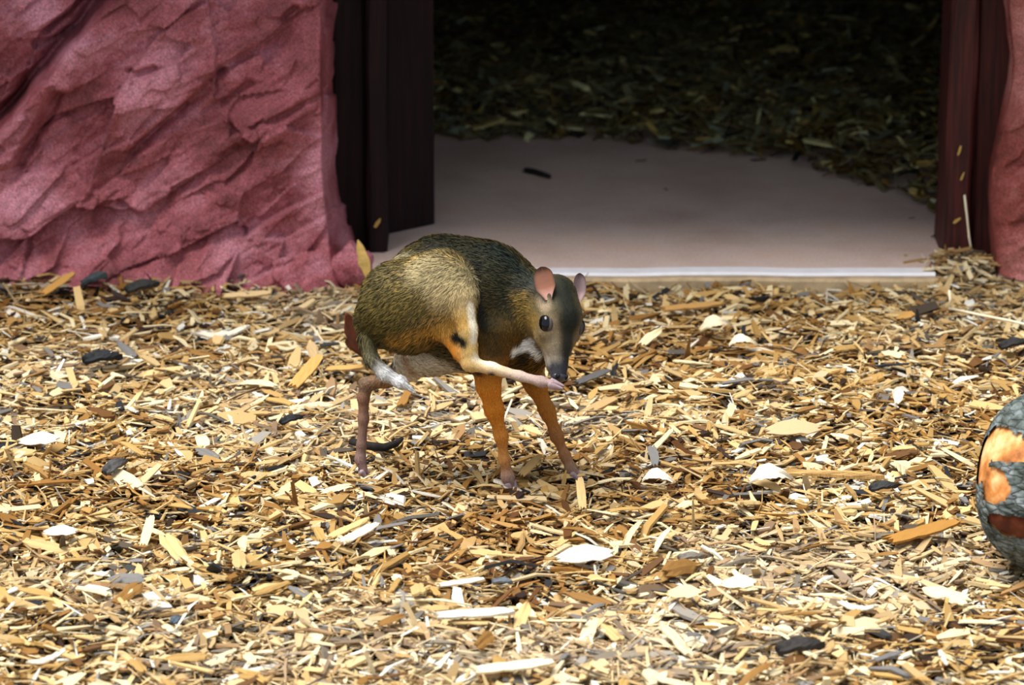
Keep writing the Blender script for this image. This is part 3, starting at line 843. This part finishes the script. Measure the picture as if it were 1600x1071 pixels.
# ------------------------------------------------------------------ the animal
YB = 0.012
def px3(px, py, y): return P(px, py, y)
PR = []      # primitives: a, b, ra, rb, yscale, colour, flow vector, fur length, blend
def chain(pts, col, fur=.008, ys=1.0, k=.010, flow=1, cols=None):
    pp = [(P(a, b, y), (r - 1.3 if r < 19 else r) * MPP) for a, b, y, r in pts]
    for i in range(len(pp) - 1):
        (a, ra), (b, rb) = pp[i], pp[i + 1]
        f = (b - a) / (np.linalg.norm(b - a) + 1e-9) * flow
        ca = srgb(*(cols[i] if cols else col)); cb = srgb(*(cols[i + 1] if cols else col))
        PR.append(dict(a=a, b=b, ra=ra, rb=rb, ys=ys, ca=ca, cb=cb, f=f, fur=fur, k=k))
BACK, FLANK, CHEST, HAUNCH = (46, 42, 24), (104, 88, 44), (96, 70, 28), (100, 88, 48)
ORANGE, CREAMY, FOOT, BELLY = (216, 136, 44), (232, 198, 128), (176, 150, 142), (222, 208, 184)
# trunk
chain([(626, 476, YB, 60), (690, 460, YB, 86), (745, 478, YB, 97), (786, 506, YB, 80)], None, .011, .78, .02, -1,
      [FLANK, (88, 76, 38), (78, 66, 32), CHEST])
# breast and neck
chain([(788, 515, YB, 68), (815, 530, YB - .01, 52)], None, .009, .85, .02, -1, [CHEST, (120, 86, 36)])
chain([(790, 470, YB, 62), (832, 478, -.012, 44), (856, 482, -.025, 34)], None, .009, .9, .02, -1, [(84, 74, 44), (92, 84, 52), (110, 92, 52)])
# belly between the thighs
chain([(720, 540, .015, 40), (672, 552, .025, 32), (640, 568, .035, 22)], None, .007, 1, .015, -1, [BELLY, BELLY, BELLY])
# near haunch
chain([(632, 474, -.022, 68), (688, 452, -.040, 56), (708, 462, -.050, 37)], None, .011, .72, .010, -1,
      [HAUNCH, (150, 130, 84), (192, 164, 112)])  # paler towards the stifle: the lit thigh is put into the colour
chain([(600, 500, -.010, 44), (640, 505, -.028, 44), (690, 490, -.046, 34)], None, .011, .7, .012, -1, [(92, 80, 44), (112, 94, 50), (160, 124, 66)])
# raised near hind leg
chain([(718, 466, -.058, 24), (731, 515, -.070, 15), (736, 566, -.072, 13)], None, .0045, .9, .008, 1, [(214, 170, 98), CREAMY, (226, 190, 122)])
chain([(690, 500, -.050, 24), (716, 552, -.066, 9), (730, 572, -.071, 8)], None, .005, .8, .008, 1, [(186, 138, 66), ORANGE, (206, 164, 96)])
chain([(735, 569, -.072, 12), (768, 576, -.078, 10.5), (812, 588, -.088, 8.5), (846, 597, -.098, 9), (862, 600, -.103, 7)], None, .003, 1, .006, 1,
      [(224, 186, 122), (226, 196, 150), (204, 180, 164), FOOT, FOOT])
# standing far hind leg
chain([(655, 530, .038, 40), (640, 572, .046, 22), (606, 592, .052, 13), (572, 601, .056, 12)], None, .005, .9, .010, 1, [BELLY, BELLY, (150, 112, 76), (126, 100, 80)])
chain([(572, 601, .056, 12), (568, 622, .054, 10), (568, 655, .052, 9), (565, 695, .048, 8.5), (563, 718, .045, 9.5), (569, 738, .040, 8)], None, .003, 1, .006, 1,
      [(126, 100, 80), (136, 98, 76), (140, 106, 88), (132, 102, 92), (140, 110, 104), (140, 112, 108)])
# near foreleg
chain([(772, 515, -.030, 46), (763, 566, -.038, 27), (763, 602, -.038, 18.5), (772, 640, -.035, 14.5), (783, 682, -.031, 10), (788, 718, -.027, 8), (793, 745, -.023, 9.5), (798, 758, -.022, 8.5)], None, .0045, .85, .010, 1,
      [CHEST, (160, 106, 38), ORANGE, (214, 132, 40), (210, 138, 60), (206, 146, 86), (172, 138, 124), (160, 136, 132)])
# far foreleg
chain([(818, 552, .032, 34), (836, 600, .042, 17), (855, 642, .043, 12), (870, 682, .041, 9.5), (883, 712, .038, 8), (892, 732, .035, 8.5), (898, 741, .033, 8)], None, .0045, .9, .010, 1,
      [CHEST, (178, 114, 42), (184, 118, 48), (174, 116, 66), (170, 120, 82), (158, 124, 104), (160, 132, 124)])
# tail
chain([(572, 530, -.022, 15), (580, 562, -.040, 12), (600, 584, -.050, 11), (624, 597, -.056, 9.5), (643, 609, -.060, 5)], None, .0065, 1, .006, 1,
      [(96, 88, 56), (110, 104, 80), (210, 208, 206), (232, 230, 230), (206, 206, 206)])
# head, in its own frame
HF = np.array([.06, -.53, -.84]); HF /= np.linalg.norm(HF)
HL = np.array([.79, .60, -.06]); HL -= HF * (HL @ HF); HL /= np.linalg.norm(HL)
HU = np.cross(HF, HL)
if HU[2] < 0: HU = -HU
HO = P(872, 482, -.040)
def hp(f, l, u): return HO + HF * f + HL * l + HU * u
def hcone(p, q, ra, rb, c1, c2, k=.008, fur=.0035):
    a, b = hp(*p), hp(*q)
    PR.append(dict(a=a, b=b, ra=ra, rb=rb, ys=1.0, ca=srgb(*c1), cb=srgb(*c2), f=-(HF * 1.0), fur=fur, k=k))
FACE, CROWN, CHEEK, MUZ = (134, 114, 82), (66, 60, 42), (140, 112, 64), (126, 116, 108)
hcone((-.018, 0, -.004), (.012, 0, .001), .0285, .029, CROWN, (98, 86, 58), .012)
hcone((.010, 0, -.002), (.044, 0, -.006), .027, .0195, (104, 92, 62), FACE, .012)
hcone((.044, 0, -.006), (.074, 0, -.009), .0180, .0120, FACE, MUZ, .010)
hcone((.074, 0, -.009), (.086, 0, -.009), .0120, .0106, MUZ, (70, 66, 70), .006)
hcone((.012, 0, -.022), (.072, 0, -.019), .018, .0085, CHEEK, (190, 176, 152), .010)
for s in (-1, 1):
    hcone((.004, s * .015, -.014), (.034, s * .014, -.016), .016, .013, CHEEK, (150, 128, 88), .010)
    hcone((.012, s * .019, .004), (.034, s * .0195, .000), .0115, .0105, (128, 114, 86), (130, 112, 82), .008)

def eval_field(Q):
    """Q (n,3): distance, colour, flow, fur length"""
    n = len(Q)
    d = np.full(n, .05); wsum = np.zeros(n); C = np.zeros((n, 3)); Fl = np.zeros((n, 3)); fu = np.zeros(n)
    for p in PR:
        S = np.array([1, 1 / p['ys'], 1]); A, B = p['a'] * S, p['b'] * S
        q = Q * S - A; ba = B - A
        t = np.clip(q @ ba / (ba @ ba), 0, 1)
        dd = np.linalg.norm(q - t[:, None] * ba, axis=1) - (p['ra'] + (p['rb'] - p['ra']) * t)
        k = p['k']
        h = np.clip(.5 + .5 * (d - dd) / k, 0, 1)
        d = d * (1 - h) + dd * h - k * h * (1 - h)
        w = np.exp(-np.clip(dd, -.03, .05) / .0040)
        wsum += w; C += w[:, None] * (p['ca'] + (p['cb'] - p['ca']) * t[:, None]); Fl += w[:, None] * p['f']; fu += w * p['fur']
    return d, C / wsum[:, None], Fl / wsum[:, None], fu / wsum
def sdf_grid(lo, hi, h):
    nx, ny, nz = [int(math.ceil((b - a) / h)) + 1 for a, b in zip(lo, hi)]
    D_ = np.full((nx, ny, nz), .05, np.float32)
    ax = [lo[i] + h * np.arange(m) for i, m in enumerate((nx, ny, nz))]
    for p in PR:
        m = max(p['ra'], p['rb']) + .03
        s = []
        for i in range(3):
            l = min(p['a'][i], p['b'][i]) - m; u = max(p['a'][i], p['b'][i]) + m
            s.append(slice(max(0, int((l - lo[i]) / h)), min(len(ax[i]), int((u - lo[i]) / h) + 2)))
        g = np.meshgrid(*[ax[i][s[i]] for i in range(3)], indexing='ij')
        S = np.array([1, 1 / p['ys'], 1]); A, B = p['a'] * S, p['b'] * S; ba = B - A
        q = [g[i] * S[i] - A[i] for i in range(3)]
        t = np.clip((q[0] * ba[0] + q[1] * ba[1] + q[2] * ba[2]) / (ba @ ba), 0, 1)
        dd = np.sqrt(sum((q[i] - t * ba[i]) ** 2 for i in range(3))) - (p['ra'] + (p['rb'] - p['ra']) * t)
        d = D_[tuple(s)]; k = p['k']
        hh = np.clip(.5 + .5 * (d - dd) / k, 0, 1)
        D_[tuple(s)] = d * (1 - hh) + dd * hh - k * hh * (1 - hh)
    return D_
def surface_nets(D_, lo, h):
    s = D_ < 0
    nx, ny, nz = D_.shape
    acc = np.zeros((nx - 1, ny - 1, nz - 1, 3), np.float32); cnt_ = np.zeros((nx - 1, ny - 1, nz - 1), np.float32)
    cor = [(i, j, k) for i in (0, 1) for j in (0, 1) for k in (0, 1)]
    def sub(A, c): return A[c[0]:nx - 1 + c[0], c[1]:ny - 1 + c[1], c[2]:nz - 1 + c[2]]
    for c in cor:
        for axis in range(3):
            if c[axis] == 0:
                e = list(c); e[axis] = 1
                a, b = sub(D_, c), sub(D_, e)
                m = (a < 0) != (b < 0)
                t = np.where(m, a / np.where(m, a - b, 1), 0)
                for i in range(3):
                    acc[..., i] += m * (c[i] + (t if i == axis else 0))
                cnt_ += m
    act = cnt_ > 0
    idx = np.full(act.shape, -1, np.int64); idx[act] = np.arange(act.sum())
    base = np.argwhere(act)
    V = (base + acc[act] / cnt_[act][:, None]) * h + np.array(lo)
    F = []
    for axis in range(3):
        o1, o2 = [(1, 2), (2, 0), (0, 1)][axis]
        sl0 = [slice(1, -1)] * 3; sl1 = [slice(1, -1)] * 3
        sl0[axis] = slice(0, -1); sl1[axis] = slice(1, None)
        a, b = s[tuple(sl0)], s[tuple(sl1)]
        for flip, m in ((False, a & ~b), (True, ~a & b)):
            ed = np.argwhere(m); 
            if not len(ed): continue
            off = np.ones(3, int); off[axis] = 0; ed = ed + off
            def cell(d1, d2):
                c = ed.copy(); c[:, o1] -= d1; c[:, o2] -= d2
                return idx[c[:, 0], c[:, 1], c[:, 2]]
            q = np.stack([cell(1, 1), cell(0, 1), cell(0, 0), cell(1, 0)], -1)
            F.append(q[:, ::-1] if flip else q)
    return V, np.vstack(F)
allp = np.array([p[e] for p in PR for e in ('a', 'b')])
lo = allp.min(0) - .11; hi = allp.max(0) + .11
hz = .0024
V, F = surface_nets(sdf_grid(lo, hi, hz), lo, hz)

# colour of the coat, with some highlights and shade painted in
bvh = BVHTree.FromPolygons([tuple(v) for v in V], [tuple(f) for f in F])
def hit(px, py):
    r = bvh.ray_cast(Vector(CAM), Vector(ray(px, py)))
    return None if r[0] is None else np.array(r[0])
PAINT = [  # from px,py to px,py, radius px, colour, strength
    (600, 396, 700, 378, 24, BACK, .85), (690, 378, 790, 404, 34, (36, 36, 24), .95), (780, 404, 822, 440, 28, (34, 42, 40), .95),  # the neck stroke carries a bluish sky sheen in its colour
    (755, 420, 805, 470, 34, (44, 42, 26), .85), (752, 450, 772, 545, 20, (52, 44, 22), .85), (790, 540, 830, 585, 22, (84, 60, 24), .6), (818, 470, 824, 500, 14, (130, 104, 50), .7), (604, 560, 612, 572, 13, (40, 26, 16), .9), (632, 560, 640, 582, 8, (150, 92, 36), .6),  # among these, the shaded hollow between tail and belly painted dark
    (560, 470, 572, 540, 20, (72, 66, 42), .7), (590, 415, 570, 460, 22, (96, 86, 50), .6),
    (662, 428, 728, 442, 26, (196, 178, 134), .55), (694, 462, 728, 462, 20, (206, 182, 134), .75), (749, 425, 756, 510, 9, (26, 24, 16), .9), (640, 400, 620, 405, 12, (170, 160, 130), .5),  # thigh highlight and the shadow line in front of the haunch, painted in
    (600, 490, 640, 470, 26, (112, 98, 52), .6), (625, 530, 690, 515, 14, (164, 120, 52), .7), (690, 515, 722, 505, 12, (190, 142, 64), .7),
    (736, 478, 741, 530, 7, (254, 244, 220), 1.0), (743, 558, 775, 570, 7, (250, 236, 210), .9),  # highlight along the shin and hock edge, painted near white
    (712, 527, 722, 535, 9, (24, 20, 16), 1.0), (722, 577, 768, 586, 5.5, (34, 32, 34), .95),
    (806, 548, 830, 540, 8, (250, 248, 244), 1.0), (826, 534, 846, 556, 6, (250, 248, 244), 1.0),
    (822, 562, 852, 570, 10, (36, 32, 22), .95), (800, 566, 812, 572, 8, (70, 52, 24), .6), (850, 580, 856, 586, 6, (200, 180, 130), .6),
    (878, 446, 892, 500, 19, (26, 30, 22), .95), (892, 500, 884, 562, 14, (32, 34, 28), .95), (872, 446, 862, 455, 10, (48, 48, 32), .8),
    (852, 480, 846, 470, 9, (168, 146, 120), .7), (862, 500, 866, 520, 8, (138, 120, 96), .6), (836, 500, 832, 515, 10, (146, 116, 58), .7),
    (862, 535, 868, 560, 10, (140, 128, 108), .6), (864, 576, 882, 578, 11, (44, 46, 54), .9), (850, 548, 858, 570, 4, (176, 164, 148), .4),
]
def coat_and_light_colors(Q):
    d, C, Fl, fu = eval_field(Q)
    C = C * np.interp(fu, [.006, .009], [1.0, .66])[:, None]      # the long body coat is darker
    for x0, y0, x1, y1, r, col, s in PAINT:
        a, b = hit(x0, y0), hit(x1, y1)
        if a is None and b is None: continue
        if a is None: a = b
        if b is None: b = a
        ba = b - a; t = np.clip((Q - a) @ ba / (ba @ ba + 1e-9), 0, 1)
        dist = np.linalg.norm(Q - a - t[:, None] * ba, axis=1) / (r * MPP)
        w = s * np.clip(1.5 - dist, 0, 1); w = w * w * (3 - 2 * w) if s >= .99 else w
        C = C * (1 - w[:, None]) + srgb(*col) * w[:, None]
    return C, Fl, fu
C, Fl, fu = coat_and_light_colors(V)
nC = NT('animal_coat_skin'); at = nC.node('ShaderNodeAttribute', attribute_name='Col')
g = nC.noise(nC.coord(), 900, 2)
M_SKIN = nC.base(nC.mix(at.outputs['Color'], nC.ramp(g, [(.3, (.7, .7, .7)), (.7, (1.1, 1.1, 1.1))])), .7, .2)
nF = NT('animal_fur'); at = nF.node('ShaderNodeAttribute', attribute_name='Col')
M_FUR = nF.base(at.outputs['Color'], .55, .15)

deer = tag(empty('mouse_deer', (0.0, 0.01, 0.0)), 'small brown hoofed mouse deer lifting a hind foot to its nose', 'deer')
body_me = np_mesh('body', V, F, M_SKIN, True, C * .85)
body = link('body', body_me, deer)

# fur: short flat hairs lying along the coat
def make_fur(nh):
    nr = np.zeros(len(V) * 3, np.float32); body_me.vertex_normals.foreach_get('vector', nr); N = nr.reshape(-1, 3).astype(float)
    q = V[F]; area = .5 * np.linalg.norm(np.cross(q[:, 2] - q[:, 0], q[:, 3] - q[:, 1]), axis=1)
    pick = RNG.choice(len(F), nh, p=area / area.sum())
    u, v = RNG.random(nh)[:, None], RNG.random(nh)[:, None]
    def bl_(A): 
        a = A[F[pick]]; return (a[:, 0] * (1 - u) + a[:, 1] * u) * (1 - v) + (a[:, 3] * (1 - u) + a[:, 2] * u) * v
    p = bl_(V); nn = bl_(N); nn /= np.linalg.norm(nn, axis=1)[:, None]; c = bl_(C); fl = bl_(Fl); L_ = bl_(fu[:, None])[:, 0]
    fl = fl + np.array([0, 0, -.35])
    fl = fl - nn * np.sum(fl * nn, 1)[:, None]
    fl /= np.linalg.norm(fl, axis=1)[:, None] + 1e-9
    sd_ = np.cross(nn, fl)
    ang = RNG.normal(0, .22, nh)[:, None]
    fl = fl * np.cos(ang) + sd_ * np.sin(ang); sd_ = np.cross(nn, fl)
    L_ = L_ * RNG.uniform(.6, 1.25, nh)
    wd = np.clip(L_ * .07, .00028, .0006)
    lift = RNG.uniform(.12, .34, nh)[:, None]
    roll = RNG.normal(0, .5, nh)[:, None]
    wdir = sd_ * np.cos(roll) + nn * np.sin(roll)
    Lc, wc = L_[:, None], wd[:, None]
    p0 = p - nn * .0006
    p1 = p0 + fl * Lc * .55 + nn * Lc * lift * .8
    p2 = p0 + fl * Lc * 1.0 + nn * Lc * lift * .9
    VV = np.stack([p0 - wdir * wc, p0 + wdir * wc, p1 - wdir * wc * .8, p1 + wdir * wc * .8, p2], 1)
    jit = RNG.uniform(.62, 1.35, (nh, 1)); oc = RNG.random((nh, 1))
    hc = c * jit
    mean = c.mean(1, keepdims=True)
    dark_ = (mean < .2) & (oc < .26)
    hc = np.where(dark_, c * .35, hc)
    gold = (mean < .2) & (oc > .86)
    hc = np.where(gold, c * np.array([2.0, 1.75, 1.3]), hc)
    CC = np.repeat(hc, 5, 0).reshape(nh, 5, 3); CC[:, :2] *= .8; CC[:, 4] *= 1.12
    b = (np.arange(nh) * 5)[:, None]
    T_ = np.concatenate([b + np.array([0, 3, 1]), b + np.array([0, 2, 3]), b + np.array([2, 4, 3])])
    me = np_mesh('fur', VV.reshape(-1, 3), T_, M_FUR, True, CC.reshape(-1, 3))
    me.normals_split_custom_set_from_vertices(np.repeat(nn, 5, 0).astype(np.float32))
    o = link('fur', me, body); o.matrix_parent_inverse = Matrix.Identity(4)
    o['kind'] = 'stuff'
    return o
make_fur(115000)

# eyes
def ell(name, c, axes, mat, parent, n=28, k=18):
    """ellipsoid from three axis vectors"""
    V_ = []
    for i in range(n):
        for j in range(k):
            th = 2 * math.pi * i / n; ph = math.pi * (j / (k - 1) - .5)
            V_.append(np.array(c) + axes[0] * math.cos(th) * math.cos(ph) + axes[1] * math.sin(th) * math.cos(ph) + axes[2] * math.sin(ph))
    fs = [(i * k + j, ((i + 1) % n) * k + j, ((i + 1) % n) * k + j + 1, i * k + j + 1) for i in range(n) for j in range(k - 1)]
    if np.linalg.det(np.array(axes)) < 0: fs = [f[::-1] for f in fs]
    return link(name, np_mesh(name, V_, fs, mat, True), parent)
M_EYE = NT('glossy_dark_eye'); M_EYE = M_EYE.base(T(8, 8, 14), .04, .35)
M_NOSE = mat_plain('moist_dark_nose', T(48, 50, 60), .35, .5, .25, 300, .4)
M_RIM = mat_plain('grey_eyelid', T(70, 62, 58), .6, .3, .2, 200)
for s in (-1, 1):
    c = hp(.0240, s * .0268, .0066)
    e = ell('eye', c, [HF * .0118, HL * .0072, HU * .0098], M_EYE, deer); e['label'] = 'large glossy black eye'
    ell('eyelid', c - HL * s * .0034, [HF * .0132, HL * .0066, HU * .0110], M_RIM, deer)
# nose pad with two nostrils
nose = ell('nose', hp(.0905, 0, -.0075), [HF * .0070, HL * .0108, HU * .0086], M_NOSE, deer)
M_DARK = mat_plain('nostril_dark', T(20, 14, 16), .6, .2, .1, 50)
for s in (-1, 1):
    ell('nostril', hp(.0915, s * .0064, -.0020), [HF * .0040, HL * .0028, HU * .0044], M_DARK, nose, 14, 10).matrix_parent_inverse = Matrix.Identity(4)

# ears: cupped shells with a thick rim
def mat_ear():
    n = NT('ear_skin'); at = n.node('ShaderNodeAttribute', attribute_name='Col')
    n.b.inputs['Subsurface Weight'].default_value = .1
    n.b.inputs['Subsurface Radius'].default_value = (.006, .002, .001)
    n.bump(n.noise(n.coord(), 400, 3), .3, .001)
    return n.base(at.outputs['Color'], .6, .25)
M_EAR = mat_ear()
def ear(base, tip, width, face, cin, crim, cback):
    base, tip, face = np.array(base), np.array(tip), np.array(face, float)
    ax = tip - base; Ln = np.linalg.norm(ax); ax /= Ln
    sd_ = np.cross(ax, face); sd_ /= np.linalg.norm(sd_); fn = np.cross(sd_, ax)
    nu, nv = 22, 15; Vf, Vb, Cf, Cb = [], [], [], []
    for i in range(nu):
        t = i / (nu - 1)
        w = width * .5 * (math.sin(math.pi * (t * .60 + .22)) ** .75) * (1 if t < .74 else math.sqrt(max(0, 1 - ((t - .74) / .26) ** 2)) * .96 + .04)
        w *= np.interp(t, [0, .35], [.5, 1.0])
        for j in range(nv):
            s = 2 * j / (nv - 1) - 1
            cup = width * (.14 * (1 - t) + .16) * (s * s - .35)
            q = base + ax * (Ln * t) + sd_ * w * s * (1 - .15 * abs(s) * (1 - t)) + fn * cup
            Vf.append(q); Vb.append(q - fn * (.0016 * (1 - abs(s) ** 4) + .0004))
            e = max(abs(s) ** 4, (t ** 10))
            bp = np.clip(1 - t / .38, 0, 1) * .8; ctr = (1 - .35 * (1 - s * s) * np.clip(t * 3 - .6, 0, 1))
            Cf.append((srgb(*cin) * ctr * (1 - bp) + srgb(206, 166, 160) * bp) * (1 - e) + srgb(*crim) * e); Cb.append(srgb(*cback))
    n = nu * nv
    Ff = grid_faces(nu, nv); Fb = Ff[:, ::-1] + n
    i = np.arange(n).reshape(nu, nv)
    loop = np.concatenate([i[0, :], i[1:, -1], i[-1, -2::-1], i[-2:0:-1, 0]])
    nx = np.roll(loop, -1)
    Fr = np.stack([loop, loop + n, nx + n, nx], -1)
    me = np_mesh('ear', np.array(Vf + Vb), np.vstack([Ff, Fb, Fr]), M_EAR, True, np.array(Cf + Cb))
    o = link('ear', me, deer)
    return o
TOC = -ray(860, 480)
eb = hp(-.010, -.0248, .0155); et = P(846, 417, eb[1] + .016)
ear(eb - (et - eb) * .12, et, .030, TOC + np.array([-.25, 0, .1]), (156, 104, 82), (96, 72, 62), (120, 92, 70))
eb = hp(-.012, .0225, .014); et = P(905, 427, eb[1] + .014)
ear(eb - (et - eb) * .12, et, .022, TOC + np.array([.75, 0, .1]), (150, 124, 124), (90, 76, 78), (150, 128, 128))

# hooves: pairs of small pointed claws
M_HOOF = mat_plain('grey_pink_hoof', T(150, 128, 132), .45, .4, .2, 150)
def hooves(at_, fwd, upn, size=1.0):
    at_, fwd = np.array(at_), np.array(fwd, float); fwd /= np.linalg.norm(fwd)
    upn = np.array(upn, float); sd_ = np.cross(upn, fwd); sd_ /= np.linalg.norm(sd_); upn = np.cross(fwd, sd_)
    for s in (-1, 1):
        nu, nv = 10, 10; V_ = []
        for i in range(nu):
            t = i / (nu - 1)
            r = .0056 * size * (1 - .75 * t ** 1.6) * (math.sin(min(1, t * 6 + .25) * 1.57))
            for j in range(nv):
                th = 2 * math.pi * j / nv
                V_.append(at_ + sd_ * (s * .0046 * size * (1 - .35 * t) + r * .8 * math.cos(th)) + fwd * (t * .021 - .006) * size + upn * (r * math.sin(th) * 1.1 - t * .003 * size))
        fs = [(i * nv + j, i * nv + (j + 1) % nv, (i + 1) * nv + (j + 1) % nv, (i + 1) * nv + j) for i in range(nu - 1) for j in range(nv)]
        link('hoof', np_mesh('hoof', V_, [f[::-1] for f in fs], M_HOOF, True), deer)
hooves(P(799, 758, -.024), (.35, -.25, -.75), (.5, -.8, .3), 1.0)
hooves(P(899, 741, .031), (.6, -.2, -.5), (.3, -.5, .8), .95)
hooves(P(569, 738, .038), (.6, -.15, -.6), (.4, -.5, .8), .95)
hooves(P(864, 600, -.105), (.9, -.25, -.10), (.0, -.35, 1), .95)
